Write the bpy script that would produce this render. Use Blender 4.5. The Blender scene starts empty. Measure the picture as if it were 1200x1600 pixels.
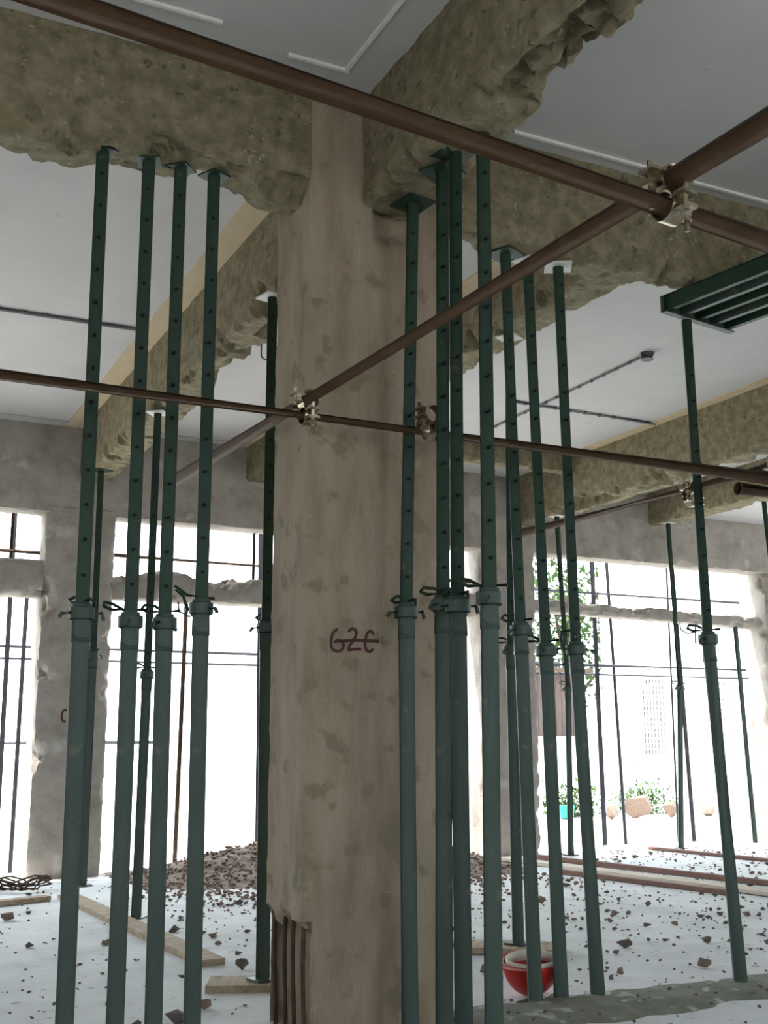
import bpy, bmesh, math, random
from mathutils import Vector, Matrix, noise
random.seed(7)
PI = math.pi
scene = bpy.context.scene
C = scene.collection

# ------------------------------------------------------------------ camera
CAM_Z = 1.0
YAW, PITCH = math.radians(26.1), math.atan(365.0 / 1800.0)
cam_d = bpy.data.cameras.new('camera')
cam_d.sensor_fit = 'VERTICAL'; cam_d.sensor_height = 24.0; cam_d.lens = 27.0
cam_d.clip_start = 0.05; cam_d.clip_end = 500
cam = bpy.data.objects.new('camera', cam_d); C.objects.link(cam)
cam.location = (0, 0, CAM_Z)
cam.rotation_euler = (PI / 2 + PITCH, 0, -YAW)
scene.camera = cam

# ------------------------------------------------------------------ sky, sun, exposure
world = bpy.data.worlds.new('sky'); scene.world = world
world.use_nodes = True
bg = world.node_tree.nodes['Background']
bg.inputs['Color'].default_value = (0.86, 0.95, 1.0, 1)
bg.inputs['Strength'].default_value = 6.5
sun_d = bpy.data.lights.new('sun', 'SUN'); sun_d.energy = 11.0; sun_d.angle = math.radians(1.5)
sun_d.color = (1.0, 0.93, 0.82)
sun = bpy.data.objects.new('sun', sun_d); C.objects.link(sun)
sun_from = Vector((-0.55, 0.22, 1.0)).normalized()          # direction towards the sun
sun.rotation_euler = sun_from.to_track_quat('Z', 'Y').to_euler()
vs = scene.view_settings
vs.view_transform = 'Standard'; vs.look = 'None'; vs.exposure = 0.0; vs.gamma = 1.0
vs.use_curve_mapping = False
scene.cycles.use_denoising = True
scene.cycles.max_bounces = 10; scene.cycles.diffuse_bounces = 6
scene.cycles.sample_clamp_indirect = 20.0

# ------------------------------------------------------------------ materials
def ramp_set(r, stops):
    e = r.color_ramp.elements
    while len(e) < len(stops): e.new(0.5)
    for i, (p, c) in enumerate(stops):
        e[i].position = p; e[i].color = (*c, 1)
def mat(name, cols, scale=6.0, rough=0.85, metal=0.0, bump=0.0, bscale=40.0, detail=6.0, stretch=(1, 1, 1), spots=None):
    """noise-mixed colour with fine bump; spots = (colour, scale, threshold)"""
    m = bpy.data.materials.new(name); m.use_nodes = True
    nt = m.node_tree; N = nt.nodes; L = nt.links
    b = N['Principled BSDF']
    b.inputs['Roughness'].default_value = rough; b.inputs['Metallic'].default_value = metal
    b.inputs['Specular IOR Level'].default_value = 0.3
    tc = N.new('ShaderNodeTexCoord'); mp = N.new('ShaderNodeMapping')
    mp.inputs['Scale'].default_value = stretch
    L.new(tc.outputs['Object'], mp.inputs['Vector'])
    n = N.new('ShaderNodeTexNoise'); n.inputs['Scale'].default_value = scale; n.inputs['Detail'].default_value = detail
    n.inputs['Roughness'].default_value = 0.62
    L.new(mp.outputs[0], n.inputs['Vector'])
    r = N.new('ShaderNodeValToRGB'); k = len(cols)
    ramp_set(r, [(0.3 + 0.4 * i / max(1, k - 1), c) for i, c in enumerate(cols)])
    L.new(n.outputs['Fac'], r.inputs['Fac'])
    out = r.outputs['Color']
    for sc_, (col, sscale, th) in enumerate(spots or []):
        n2 = N.new('ShaderNodeTexNoise'); n2.inputs['Scale'].default_value = sscale; n2.inputs['Detail'].default_value = 4
        L.new(tc.outputs['Object'], n2.inputs['Vector'])
        r2 = N.new('ShaderNodeValToRGB'); ramp_set(r2, [(th, (0, 0, 0)), (min(1, th + 0.07), (1, 1, 1))])
        L.new(n2.outputs['Fac'], r2.inputs['Fac'])
        mx = N.new('ShaderNodeMix'); mx.data_type = 'RGBA'
        L.new(r2.outputs['Color'], mx.inputs['Factor']); L.new(out, mx.inputs[6]); mx.inputs[7].default_value = (*col, 1)
        out = mx.outputs[2]
    L.new(out, b.inputs['Base Color'])
    if bump:
        n3 = N.new('ShaderNodeTexNoise'); n3.inputs['Scale'].default_value = bscale; n3.inputs['Detail'].default_value = 8
        n3.inputs['Roughness'].default_value = 0.7
        L.new(mp.outputs[0], n3.inputs['Vector'])
        bp = N.new('ShaderNodeBump'); bp.inputs['Strength'].default_value = bump; bp.inputs['Distance'].default_value = 0.02
        L.new(n3.outputs['Fac'], bp.inputs['Height']); L.new(bp.outputs[0], b.inputs['Normal'])
    return m
M = {}
M['beam'] = mat('hacked_concrete', [(0.14, 0.12, 0.068), (0.228, 0.197, 0.122), (0.325, 0.28, 0.19)], 14, 0.95, bump=0.9, bscale=45, detail=9, spots=[((0.36, 0.32, 0.23), 30, 0.64), ((0.12, 0.108, 0.056), 19, 0.63)])
M['column'] = mat('column_concrete', [(0.245, 0.192, 0.134), (0.33, 0.264, 0.194), (0.385, 0.315, 0.24)], 3.6, 0.95, bump=0.6, bscale=55, detail=9, stretch=(2.6, 2.6, 0.7), spots=[((0.235, 0.19, 0.13), 9, 0.58), ((0.37, 0.315, 0.25), 34, 0.66)])
M['wallconc'] = mat('pillar_concrete', [(0.27, 0.24, 0.21), (0.37, 0.335, 0.30), (0.43, 0.39, 0.35)], 5, 0.95, bump=0.6, bscale=45, spots=[((0.5, 0.47, 0.43), 3.5, 0.62)])
M['ceil'] = mat('ceiling_paint', [(0.47, 0.46, 0.455), (0.52, 0.51, 0.505)], 2.5, 0.9, bump=0.12, bscale=25, spots=[((0.41, 0.395, 0.375), 5, 0.68)])
M['bead'] = mat('plaster_bead', [(0.66, 0.64, 0.6), (0.74, 0.73, 0.7)], 20, 0.8)
M['cream'] = mat('cream_plaster', [(0.5, 0.4, 0.27), (0.58, 0.47, 0.33)], 8, 0.9, bump=0.2)
M['greytrim'] = mat('grey_plaster', [(0.4, 0.39, 0.37), (0.5, 0.49, 0.46)], 8, 0.9, bump=0.2)
M['floor'] = mat('dusty_floor', [(0.5, 0.52, 0.53), (0.62, 0.64, 0.65), (0.7, 0.72, 0.73)], 2.2, 0.92, bump=0.3, bscale=30, spots=[((0.36, 0.36, 0.35), 14, 0.64), ((0.3, 0.28, 0.25), 60, 0.69)])
M['ground'] = mat('bright_ground', [(0.5, 0.49, 0.46), (0.62, 0.61, 0.58)], 1.2, 0.95, bump=0.3, bscale=8)
M['ridge'] = mat('mortar_strip', [(0.15, 0.16, 0.12), (0.25, 0.255, 0.21)], 12, 0.95, bump=0.8, spots=[((0.42, 0.43, 0.42), 10, 0.6)])
M['earth'] = mat('brown_rubble', [(0.13, 0.1, 0.075), (0.23, 0.185, 0.15), (0.33, 0.28, 0.235)], 18, 0.98, bump=0.9, bscale=30)
M['chip'] = mat('dark_rubble', [(0.07, 0.058, 0.05), (0.16, 0.13, 0.115)], 15, 0.95, bump=0.4)
M['chip2'] = mat('brown_chip', [(0.15, 0.1, 0.075), (0.26, 0.19, 0.155)], 15, 0.95, bump=0.4)
M['green'] = mat('green_paint', [(0.009, 0.027, 0.016), (0.015, 0.039, 0.025)], 9, 0.5, bump=0.15, spots=[((0.055, 0.05, 0.03), 22, 0.66)])
M['green_dusty_lit'] = mat('dusty_lit_green_paint', [(0.034, 0.056, 0.044), (0.052, 0.075, 0.062)], 7, 0.45, bump=0.2, stretch=(3, 3, 0.5), spots=[((0.09, 0.09, 0.075), 16, 0.63)])  # light and glare on the lower tubes put into the colour, plus dust
M['hole'] = mat('pin_hole_black', [(0.004, 0.004, 0.004), (0.008, 0.008, 0.008)], 9, 0.9)
M['rust'] = mat('brown_tube', [(0.08, 0.038, 0.016), (0.135, 0.072, 0.036)], 8, 0.62, bump=0.2, spots=[((0.12, 0.075, 0.045), 14, 0.62)])
M['darkrust'] = mat('rusted_bar', [(0.035, 0.022, 0.014), (0.09, 0.05, 0.03)], 20, 0.8, bump=0.4)
M['zinc'] = mat('zinc_coupler', [(0.22, 0.18, 0.12), (0.5, 0.43, 0.32)], 26, 0.25, metal=0.95, bump=0.1)
M['pale_steel'] = mat('pale_plate', [(0.5, 0.5, 0.48), (0.6, 0.6, 0.57)], 15, 0.6)
M['outtube'] = mat('grey_scaffold_tube', [(0.03, 0.03, 0.045), (0.06, 0.06, 0.075)], 8, 0.6)
M['wood'] = mat('old_plank', [(0.22, 0.165, 0.11), (0.34, 0.27, 0.19), (0.44, 0.36, 0.26)], 5, 0.85, bump=0.4, stretch=(6, 1, 6))
M['palewood'] = mat('pale_plank', [(0.42, 0.36, 0.29), (0.6, 0.54, 0.45)], 5, 0.85, bump=0.3, stretch=(1, 6, 6))
M['redwood'] = mat('reddish_plank', [(0.12, 0.065, 0.05), (0.2, 0.11, 0.085)], 6, 0.8, bump=0.3)
M['conduit'] = mat('grey_conduit', [(0.13, 0.125, 0.14), (0.2, 0.19, 0.21)], 12, 0.7)
M['red'] = mat('red_plastic', [(0.42, 0.02, 0.015), (0.52, 0.035, 0.025)], 6, 0.35)
M['whiteplastic'] = mat('white_liner', [(0.62, 0.6, 0.52), (0.75, 0.72, 0.62)], 6, 0.6)
M['paint'] = mat('maroon_marker', [(0.055, 0.018, 0.018), (0.09, 0.03, 0.028)], 40, 0.8)
M['whitewall'] = mat('whitewash', [(0.78, 0.78, 0.77), (0.86, 0.86, 0.85)], 2, 0.9)
M['void_shade'] = mat('painted_void_shade', [(0.02, 0.016, 0.02), (0.03, 0.026, 0.03)], 3, 0.95)  # shade inside the vents, put into a near-black colour
M['leaf'] = mat('leaf_green', [(0.03, 0.07, 0.015), (0.08, 0.15, 0.04)], 5, 0.7)
M['bark'] = mat('bark', [(0.06, 0.045, 0.03), (0.12, 0.09, 0.065)], 12, 0.95, bump=0.6)
M['shed'] = mat('weathered_boards', [(0.07, 0.05, 0.045), (0.13, 0.1, 0.09)], 6, 0.9, stretch=(6, 6, 0.6))
M['teal'] = mat('teal_plastic', [(0.02, 0.2, 0.16), (0.03, 0.26, 0.2)], 6, 0.5)

# ------------------------------------------------------------------ helpers
def tag(o, label, cat, group=None, kind=None):
    if label: o['label'] = label
    if cat: o['category'] = cat
    if group: o['group'] = group
    if kind: o['kind'] = kind
    return o
def link_bm(name, bm, m, parent=None, smooth=None, origin=None):
    me = bpy.data.meshes.new(name)
    if origin is not None:
        bmesh.ops.translate(bm, verts=bm.verts, vec=-Vector(origin))
    bmesh.ops.recalc_face_normals(bm, faces=bm.faces)
    bm.to_mesh(me); bm.free()
    me.materials.append(M[m] if isinstance(m, str) else m)
    if smooth is not None:
        for p in me.polygons: p.use_smooth = True
        me.set_sharp_from_angle(angle=math.radians(smooth))
    o = bpy.data.objects.new(name, me); C.objects.link(o)
    if parent: o.parent = parent
    if origin is not None and parent is None: o.location = origin
    return o
def empty(name, loc):
    o = bpy.data.objects.new(name, None); C.objects.link(o); o.location = loc
    o.empty_display_size = 0.1
    return o
def struct(o, label=None):
    o['kind'] = 'structure'
    if label: o['label'] = label
    return o
def b_box(bm, lo, hi, mtx=None):
    vs_ = [bm.verts.new((lo[0] if i & 1 == 0 else hi[0], lo[1] if i & 2 == 0 else hi[1], lo[2] if i & 4 == 0 else hi[2])) for i in range(8)]
    if mtx is not None:
        for v in vs_: v.co = mtx @ v.co
    for f in ((0, 2, 3, 1), (4, 5, 7, 6), (0, 1, 5, 4), (2, 6, 7, 3), (0, 4, 6, 2), (1, 3, 7, 5)):
        bm.faces.new([vs_[i] for i in f])
    return vs_
def frame(d):
    d = d.normalized()
    a = Vector((0, 0, 1)) if abs(d.z) < 0.9 else Vector((0, 1, 0))
    u = d.cross(a).normalized(); w = u.cross(d).normalized()
    return u, w
def b_tube(bm, pts, r, n=12, caps=True, hollow=0.0):
    """round tube swept along a polyline; r may be a list"""
    pts = [Vector(p) for p in pts]; rings = []
    rs = r if isinstance(r, (list, tuple)) else [r] * len(pts)
    u = None
    for i, p in enumerate(pts):
        d = (pts[min(i + 1, len(pts) - 1)] - pts[max(i - 1, 0)])
        if d.length < 1e-9: d = Vector((0, 0, 1))
        d.normalize()
        if u is None: u, w = frame(d)
        else:
            u = (u - d * u.dot(d))
            if u.length < 1e-5: u, w = frame(d)
            u.normalize(); w = d.cross(u)
        rings.append([bm.verts.new(p + (u * math.cos(2 * PI * k / n) + w * math.sin(2 * PI * k / n)) * rs[i]) for k in range(n)])
    for a, b in zip(rings, rings[1:]):
        for k in range(n):
            bm.faces.new((a[k], a[(k + 1) % n], b[(k + 1) % n], b[k]))
    if caps:
        for ring, p, q in ((rings[0], pts[0], pts[1]), (rings[-1], pts[-1], pts[-2])):
            if hollow:
                d = (q - p).normalized()
                inn = [bm.verts.new(p + (v.co - p) * hollow) for v in ring]
                deep = [bm.verts.new(v.co + d * 0.12) for v in inn]
                for k in range(n):
                    j = (k + 1) % n
                    bm.faces.new((ring[k], ring[j], inn[j], inn[k])); bm.faces.new((inn[k], inn[j], deep[j], deep[k]))
                bm.faces.new(deep)
            else:
                bm.faces.new(ring)
def tube_obj(name, pts, r, m, parent=None, n=12, origin=None, hollow=0.0, smooth=50):
    bm = bmesh.new(); b_tube(bm, pts, r, n, hollow=hollow)
    return link_bm(name, bm, m, parent, smooth=smooth, origin=origin)
def fbm(p, s, octv=4):
    return noise.fractal(Vector(p) * s, 0.9, 2.1, octv)
def rough_box(lo, hi, seg, fn=None, amp=0.006, s=9.0):
    """subdivided box surface with welded vertices; fn(co, normal_axis_info) moves each vertex"""
    n = [max(1, round((hi[i] - lo[i]) / seg)) for i in range(3)]
    bm = bmesh.new(); V = {}
    def vert(i, j, k):
        key = (i, j, k)
        if key not in V:
            V[key] = bm.verts.new((lo[0] + (hi[0] - lo[0]) * i / n[0], lo[1] + (hi[1] - lo[1]) * j / n[1], lo[2] + (hi[2] - lo[2]) * k / n[2]))
        return V[key]
    for k in (0, n[2]):
        for i in range(n[0]):
            for j in range(n[1]):
                bm.faces.new((vert(i, j, k), vert(i + 1, j, k), vert(i + 1, j + 1, k), vert(i, j + 1, k)))
    for j in (0, n[1]):
        for i in range(n[0]):
            for k in range(n[2]):
                bm.faces.new((vert(i, j, k), vert(i + 1, j, k), vert(i + 1, j, k + 1), vert(i, j, k + 1)))
    for i in (0, n[0]):
        for j in range(n[1]):
            for k in range(n[2]):
                bm.faces.new((vert(i, j, k), vert(i, j + 1, k), vert(i, j + 1, k + 1), vert(i, j, k + 1)))
    cen = [(lo[a] + hi[a]) / 2 for a in range(3)]
    for v in V.values():
        co = v.co.copy()
        nv = noise.noise_vector(co * s) * amp + noise.noise_vector(co * s * 3.1) * amp * 0.5
        new = co + nv
        if fn: new = fn(co, new, cen)
        v.co = new
    return bm
def edge_chips(axis, lo, hi, bottom=True, top=False, depth=0.05, freq=3.0, thr=0.05, seed=0.0, sides=None):
    """chips broken off the long edges of a beam (axis 0/1) or a pillar (axis 2)"""
    others = [a for a in range(3) if a != axis]
    def fn(co, new, cen):
        a, b = others
        da = min(co[a] - lo[a], hi[a] - co[a]); db = min(co[b] - lo[b], hi[b] - co[b])
        if axis != 2 and not top and co[2] > (lo[2] + hi[2]) / 2: return new
        if sides:
            sgn = -1 if co[a] < cen[a] else 1
            if sgn not in sides: return new
        t = co[axis]
        off = seed + (7.3 if co[a] > cen[a] else 0) + (3.1 if co[b] > cen[b] else 0)
        q = noise.fractal(Vector((t * freq * 1.7, off, 1.7)), 0.8, 2.2, 5)
        q2 = noise.noise(Vector((co.x * 14, co.y * 14, co.z * 14 + seed)))
        R = depth * (max(0.0, min(0.8, q - thr)) * 1.3 + 0.25 * abs(q2)) + 0.005
        d = da + db
        if d < R * 2:
            f = (1 - d / (R * 2)) * R * (1 + 0.6 * q2)
            new = new.copy()
            new[a] += f if co[a] < cen[a] else -f
            new[b] += f if co[b] < cen[b] else -f
        return new
    return fn

# ================================================================== STRUCTURE
S, T = 3.13, 3.60             # main beam soffit, slab soffit
WY = 9.42                     # inner face of the window wall
XL, XR, YB = -3.6, 12.4, -3.2
# floor
bm = rough_box((XL, YB, -0.14), (XR, 9.95, 0.0), 0.25, amp=0.0)
for v in bm.verts:
    if v.co.z > -0.05: v.co.z += 0.006 * noise.noise(v.co * 1.3)
struct(link_bm('floor', bm, 'floor', smooth=40), 'pale dusty concrete floor strewn with rubble')
# ground outside
bm = bmesh.new(); bmesh.ops.create_grid(bm, x_segments=60, y_segments=60, size=60)
for v in bm.verts: v.co.z = -0.16 + 0.03 * noise.noise(v.co * 0.3)
o = link_bm('ground', bm, 'ground', smooth=60); struct(o, 'sunlit pale ground outside the building')
# ceiling slab (right-hand bay hangs lower)
bm = bmesh.new(); b_box(bm, (XL, YB, T), (7.9, 9.66, T + 0.16)); struct(link_bm('ceiling', bm, 'ceil'), 'white painted concrete slab above the frame of beams')
bm = bmesh.new(); b_box(bm, (7.9, YB, 3.40), (XR, 9.66, T + 0.16)); struct(link_bm('ceiling', bm, 'ceil'), 'bright lower slab over the last bay')
# enclosing walls added out of frame; left and rear openings sized for light
def wall(name, boxes, m='wallconc', label=None):
    bm = bmesh.new()
    for lo, hi in boxes: b_box(bm, lo, hi)
    return struct(link_bm(name, bm, m), label)
wall('wall_left', [((XL - 0.2, YB, -0.1), (XL, 9.66, 0.9)), ((XL - 0.2, YB, 2.5), (XL, 9.66, T)), ((XL - 0.2, YB, 0.9), (XL, 1.5, 2.5)), ((XL - 0.2, 2.6, 0.9), (XL, 9.66, 2.5))], label='unseen side wall, openings sized for the light in the room')
wall('wall_back', [((XL, YB - 0.2, -0.1), (XR, YB, 0.9)), ((XL, YB - 0.2, 2.6), (XR, YB, T)), ((XL, YB - 0.2, 0.9), (-2.6, YB, 2.6)), ((1.2, YB - 0.2, 0.9), (2.2, YB, 2.6)), ((6.2, YB - 0.2, 0.9), (XR, YB, 2.6))], label='unseen rear wall, openings sized for the light in the room')
wall('wall_right', [((XR, YB, -0.1), (XR + 0.2, 9.66, 0.9)), ((XR, YB, 2.6), (XR + 0.2, 9.66, T)), ((XR, YB, 0.9), (XR + 0.2, 0, 2.6)), ((XR, 3.5, 0.9), (XR + 0.2, 5, 2.6)), ((XR, 9, 0.9), (XR + 0.2, 9.66, 2.6))], label='far side wall with window openings')

def beam(name, lo, hi, axis, label, seg=0.035, depth=0.06, freq=2.6, thr=0.05, seed=0.0, extra=None, m='beam', amp=0.007, group=None):
    ch = edge_chips(axis, lo, hi, depth=depth, freq=freq, thr=thr, seed=seed)
    def fn(co, new, cen):
        new = ch(co, new, cen)
        if extra: new = extra(co, new, cen)
        return new
    o = link_bm(name, rough_box(lo, hi, seg, fn, amp=amp), m, smooth=24)
    return tag(o, label, 'beam', group)

# cross beam carried by the column: runs across the picture
def a_extra(co, new, cen):
    # pocket broken out of the soffit above the four props beside the column
    if co.z < S + 0.14 and 0.70 < co.x < 1.45:
        w = max(0.0, min(1, (co.x - 0.70) / 0.1, (1.45 - co.x) / 0.15))
        k = max(0.0, 1 - (co.z - S) / 0.14)
        new = new.copy(); new.z += w * k * (0.045 + 0.03 * abs(fbm(co, 9)))
    if co.z < S + 0.12 and 3.1 < co.x < 4.3 and co.y > 4.0:
        new = new.copy(); new.z += 0.05 * max(0, fbm(co, 6)) * max(0, 1 - (co.z - S) / 0.12)
    return new
beam('ceiling_beam', (XL, 3.92, S), (7.9, 4.13, T + 0.01), 0, 'long hacked concrete beam crossing overhead in line with the central column', seed=1.0, depth=0.07, thr=0.0, seg=0.026, extra=a_extra)
# main beam towards the camera, badly spalled soffit
def near_extra(co, new, cen):
    if co.z < S + 0.17 and co.y > 0.5:
        q = Vector((co.x * 11 + noise.noise(co * 8), co.y * 8, co.z * 9))
        d, pts = noise.voronoi(q)
        groove = max(0.0, 1 - (d[1] - d[0]) / 0.22)                      # cracks between broken lumps
        lump = noise.cell(pts[0] * 3.7)                                 # every lump broken to its own depth
        big = noise.fractal(Vector((co.x * 3, co.y * 2.2, 4.0)), 0.9, 2.0, 4)
        side = max(0.0, min(1.0, (co.x - 1.835) / 0.07))
        zone = max(0.0, min(1.0, (3.12 - co.y) / 0.22)) * 0.94 + 0.06
        k = max(0.0, 1 - (co.z - S) / 0.17) * side * zone
        new = new.copy()
        new.z += k * (0.02 + 0.05 * abs(lump) + 0.06 * groove + 0.03 * max(0.0, big))
        if co.x > 2.02: new.x -= k * (0.015 + 0.05 * abs(lump))
    return new
beam('ceiling_beam', (1.82, YB, S), (2.085, 3.93, T + 0.01), 1, 'concrete beam running overhead towards the viewer with crumbled underside', seed=5.0, depth=0.05, seg=0.022, extra=near_extra)
def back_extra(co, new, cen):
    if co.z < S + 0.2 and co.x > 1.95 and 4.6 < co.y < 6.6:
        q = noise.fractal(Vector((co.y * 2.0, 0.3, 9.0)), 0.8, 2.1, 4)
        k = max(0.0, 1 - (co.z - S) / 0.2) * min(1, (co.y - 4.6) / 0.3, (6.6 - co.y) / 0.3)
        new = new.copy(); new.x -= k * 0.09 * max(0, q + 0.45); new.z += k * 0.07 * max(0, q + 0.3)
    return new
beam('ceiling_beam', (1.82, 4.12, S), (2.06, WY + 0.02, T + 0.01), 1, 'chipped concrete beam running back from the column to the window wall', seed=9.0, depth=0.09, seg=0.028, extra=back_extra)
beam('ceiling_beam', (3.26, 4.12, 3.28), (3.50, WY + 0.02, T + 0.01), 1, 'shallower concrete beam behind the bundle of props, second from the column', seed=13.0, depth=0.06)
def third_extra(co, new, cen):
    if co.z < S + 0.25 and co.x < 6.2 and 4.6 < co.y < 8.8:
        q = noise.fractal(Vector((co.y * 1.6, 2.3, 3.0)), 0.8, 2.2, 5)
        k = max(0.0, 1 - (co.z - S) / 0.22)
        new = new.copy(); new.z += k * 0.13 * max(0, q + 0.1); new.x += k * 0.05 * max(0, q + 0.3)
    return new
beam('ceiling_beam', (6.06, 4.12, S), (6.32, WY + 0.02, T + 0.01), 1, 'broken-edged concrete beam running back to the pillar of the right-hand windows', seed=17.0, depth=0.09, thr=-0.05, extra=third_extra)
beam('ceiling_beam', (7.70, 4.12, 3.26), (7.96, WY + 0.02, T + 0.01), 1, 'concrete beam below the bright slab at the far right', seed=21.0, depth=0.06, seg=0.045)
beam('ceiling_beam', (3.48, 8.42, 3.44), (6.08, 8.56, T + 0.01), 0, 'small dark cross beam between two beams near the window wall', seed=25.0, depth=0.04)

# window wall: head beam, pillars, lintels
beam('ceiling_beam', (XL, WY, 2.86), (XR, WY + 0.25, T + 0.01), 0, 'concrete head beam above the bright windows of the far wall', seed=29.0, depth=0.035, seg=0.05, m='wallconc', amp=0.006)
def pillar(x0, x1, label, seed, depth=0.06):
    lo, hi = (x0, WY - 0.01, -0.12), (x1, WY + 0.40, 2.90)
    o = link_bm('concrete_pillar', rough_box(lo, hi, 0.04, edge_chips(2, lo, hi, depth=depth, freq=2.5, thr=0.0, seed=seed), amp=0.006), 'wallconc', smooth=38)
    return tag(o, label, 'pillar')
p1 = pillar(1.57, 2.14, 'grey concrete pillar between the two left windows', 2.0)
pillar(5.64, 6.26, 'concrete pillar with sunlit side behind the bundle of green props', 6.0, 0.045)
pillar(9.24, 9.8, 'concrete pillar at the far edge of the right-hand window', 11.0)
pillar(-2.9, -2.3, 'concrete pillar beyond the first window', 15.0)
def lintel(lo, hi, label, seed, drop=0.0, depth=0.05, m='wallconc', bulge=0.0):
    ch = edge_chips(0, lo, hi, top=True, depth=depth, freq=2.2, thr=-0.05, seed=seed)
    def fn(co, new, cen):
        new = ch(co, new, cen).copy()
        f = (co.x - lo[0]) / (hi[0] - lo[0])
        new.z -= drop * f
        if bulge and co.z > cen[2]: new.z += bulge * fbm((co.x, 0, seed), 2.5)
        return new
    o = link_bm('window_lintel', rough_box(lo, hi, 0.035, fn, amp=0.006), m, smooth=38)
    return tag(o, label, 'lintel')
lintel((-2.3, WY + 0.02, 2.17), (1.58, WY + 0.26, 2.47), 'thick concrete lintel across the leftmost window', 3.0)
lintel((2.13, WY + 0.02, 2.19), (5.65, WY + 0.26, 2.41), 'crumbling concrete lintel across the window beside the column', 8.0, drop=-0.03, depth=0.07, bulge=0.10)
lintel((6.25, WY + 0.05, 2.30), (9.25, WY + 0.25, 2.42), 'thin concrete lintel across the right-hand window', 12.0, drop=0.05, bulge=0.03)

# ------------------------------------------------------------------ ceiling trims
def trim_strip(name, x0, x1, y0, y1, z, t, m, ragged=0.0, axis=1):
    bm = bmesh.new()
    L = (y1 - y0) if axis == 1 else (x1 - x0); n = max(2, int(L / 0.06))
    rows = []
    for i in range(n + 1):
        f = i / n
        d = ragged * noise.noise(Vector((f * L * 3, x0, y0))) if 0 < i < n else 0
        if axis == 1: a, b = (x0 + d, y0 + f * L), (x1, y0 + f * L)
        else: a, b = (x0 + f * L, y0 + d), (x0 + f * L, y1)
        rows.append([bm.verts.new((*a, z)), bm.verts.new((*b, z)), bm.verts.new((*b, z - t)), bm.verts.new((*a, z - t))])
    for r, q in zip(rows, rows[1:]):
        for k in range(4): bm.faces.new((r[k], r[(k + 1) % 4], q[(k + 1) % 4], q[k]))
    bm.faces.new(rows[0]); bm.faces.new(rows[-1])
    return struct(link_bm(name, bm, m))
trim_strip('trim_1', 1.68, 1.825, 4.13, WY, T, 0.012, 'cream', 0.005)
trim_strip('trim_2', 3.13, 3.265, 4.13, WY, T, 0.012, 'cream', 0.005)
trim_strip('trim_3', 5.97, 6.065, 4.13, 8.42, T, 0.012, 'cream', 0.01)
trim_strip('trim_4', XL, 1.68, WY - 0.14, WY + 0.005, T, 0.012, 'greytrim', 0.01, axis=0)
trim_strip('trim_5', 2.06, 3.13, WY - 0.10, WY + 0.005, T, 0.012, 'greytrim', 0.01, axis=0)
# raised plaster beads on the near ceiling panels
trim_strip('trim_6', 1.42, 1.675, 3.725, 3.74, T, 0.012, 'bead', 0.0, axis=0)
trim_strip('trim_7', 1.655, 1.67, 2.6, 3.725, T, 0.012, 'bead')
trim_strip('trim_8', -1.0, 1.13, 3.645, 3.66, T, 0.012, 'bead', 0.0, axis=0)
trim_strip('trim_9', 2.5, 3.27, 3.825, 3.84, T, 0.012, 'bead', 0.0, axis=0)
trim_strip('trim_10', 3.5, 5.8, 3.84, 3.855, T, 0.012, 'bead', 0.0, axis=0)

# ------------------------------------------------------------------ central column
def col_fn(co, new, cen):
    new = new.copy()
    fr = co.y < 3.92; lf = co.x < 1.61; rt = co.x > 2.16
    zz = co.z
    # board marks of the formwork
    if fr: new.y += 0.004 * (1 if math.sin(co.x * 55 + 1.2) > 0.3 else 0)
    # swelling / ragged verticals
    e = fbm((0, 0, zz), 2.2) * 0.012
    if lf: new.x += e
    if rt: new.x += fbm((3, 1, zz), 2.6) * 0.014
    # knocked-off corner chunk at the foot: left face and arris gone, bars exposed, skin of the front loosened
    lim = 0.40 + 0.04 * fbm((co.x * 2, co.y * 2, 0), 5)
    if zz < lim:
        k = min(1.0, (lim - zz) / 0.04)
        if lf: new.x += k * (0.055 + 0.02 * fbm(co, 9))
        if fr:
            cx = max(0.0, min(1.0, (1.655 - co.x) / 0.04))
            new.y += k * 0.055 * cx * (1 + 0.4 * fbm(co, 12))
            if co.x < 1.625: new.x += k * 0.02
    sk = 0.36 - 1.1 * max(0.0, co.x - 1.66) ** 1.3 + 0.03 * fbm((co.x, 0, 0), 9)
    if fr and zz < sk: new.y += min(1.0, (sk - zz) / 0.03) * (0.014 + 0.006 * fbm(co, 22))
    if fr and zz < 0.16: new.y += 0.012 * abs(fbm((co.x * 5, 0, zz), 8))
    # hollow broken out under the seat of the near beam
    if fr and 2.98 < zz < 3.16 and 1.86 < co.x < 2.06:
        new.y += 0.06 * max(0, min(1, (zz - 2.98) / 0.08)) * (0.7 + 0.5 * fbm(co, 9))
    return new
col = link_bm('concrete_column', rough_box((1.595, 3.908, -0.01), (2.172, 4.262, T + 0.005), 0.024, col_fn, amp=0.0035), 'column', smooth=40)
tag(col, 'broad bare concrete column in the centre marked with a crossed-out number', 'column')
for x, y in ((1.622, 3.945), (1.618, 4.03), (1.622, 4.12), (1.62, 4.215)):
    pts = [(x + 0.006 * math.sin(z * 9 + x * 40), y + 0.004 * math.cos(z * 7), z) for z in [0.44 * i / 8 - 0.0 for i in range(9)]]
    r_ = tube_obj('rebar', pts, 0.0085, 'darkrust', col, n=8); r_['label'] = 'exposed rusty reinforcing bar'
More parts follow.
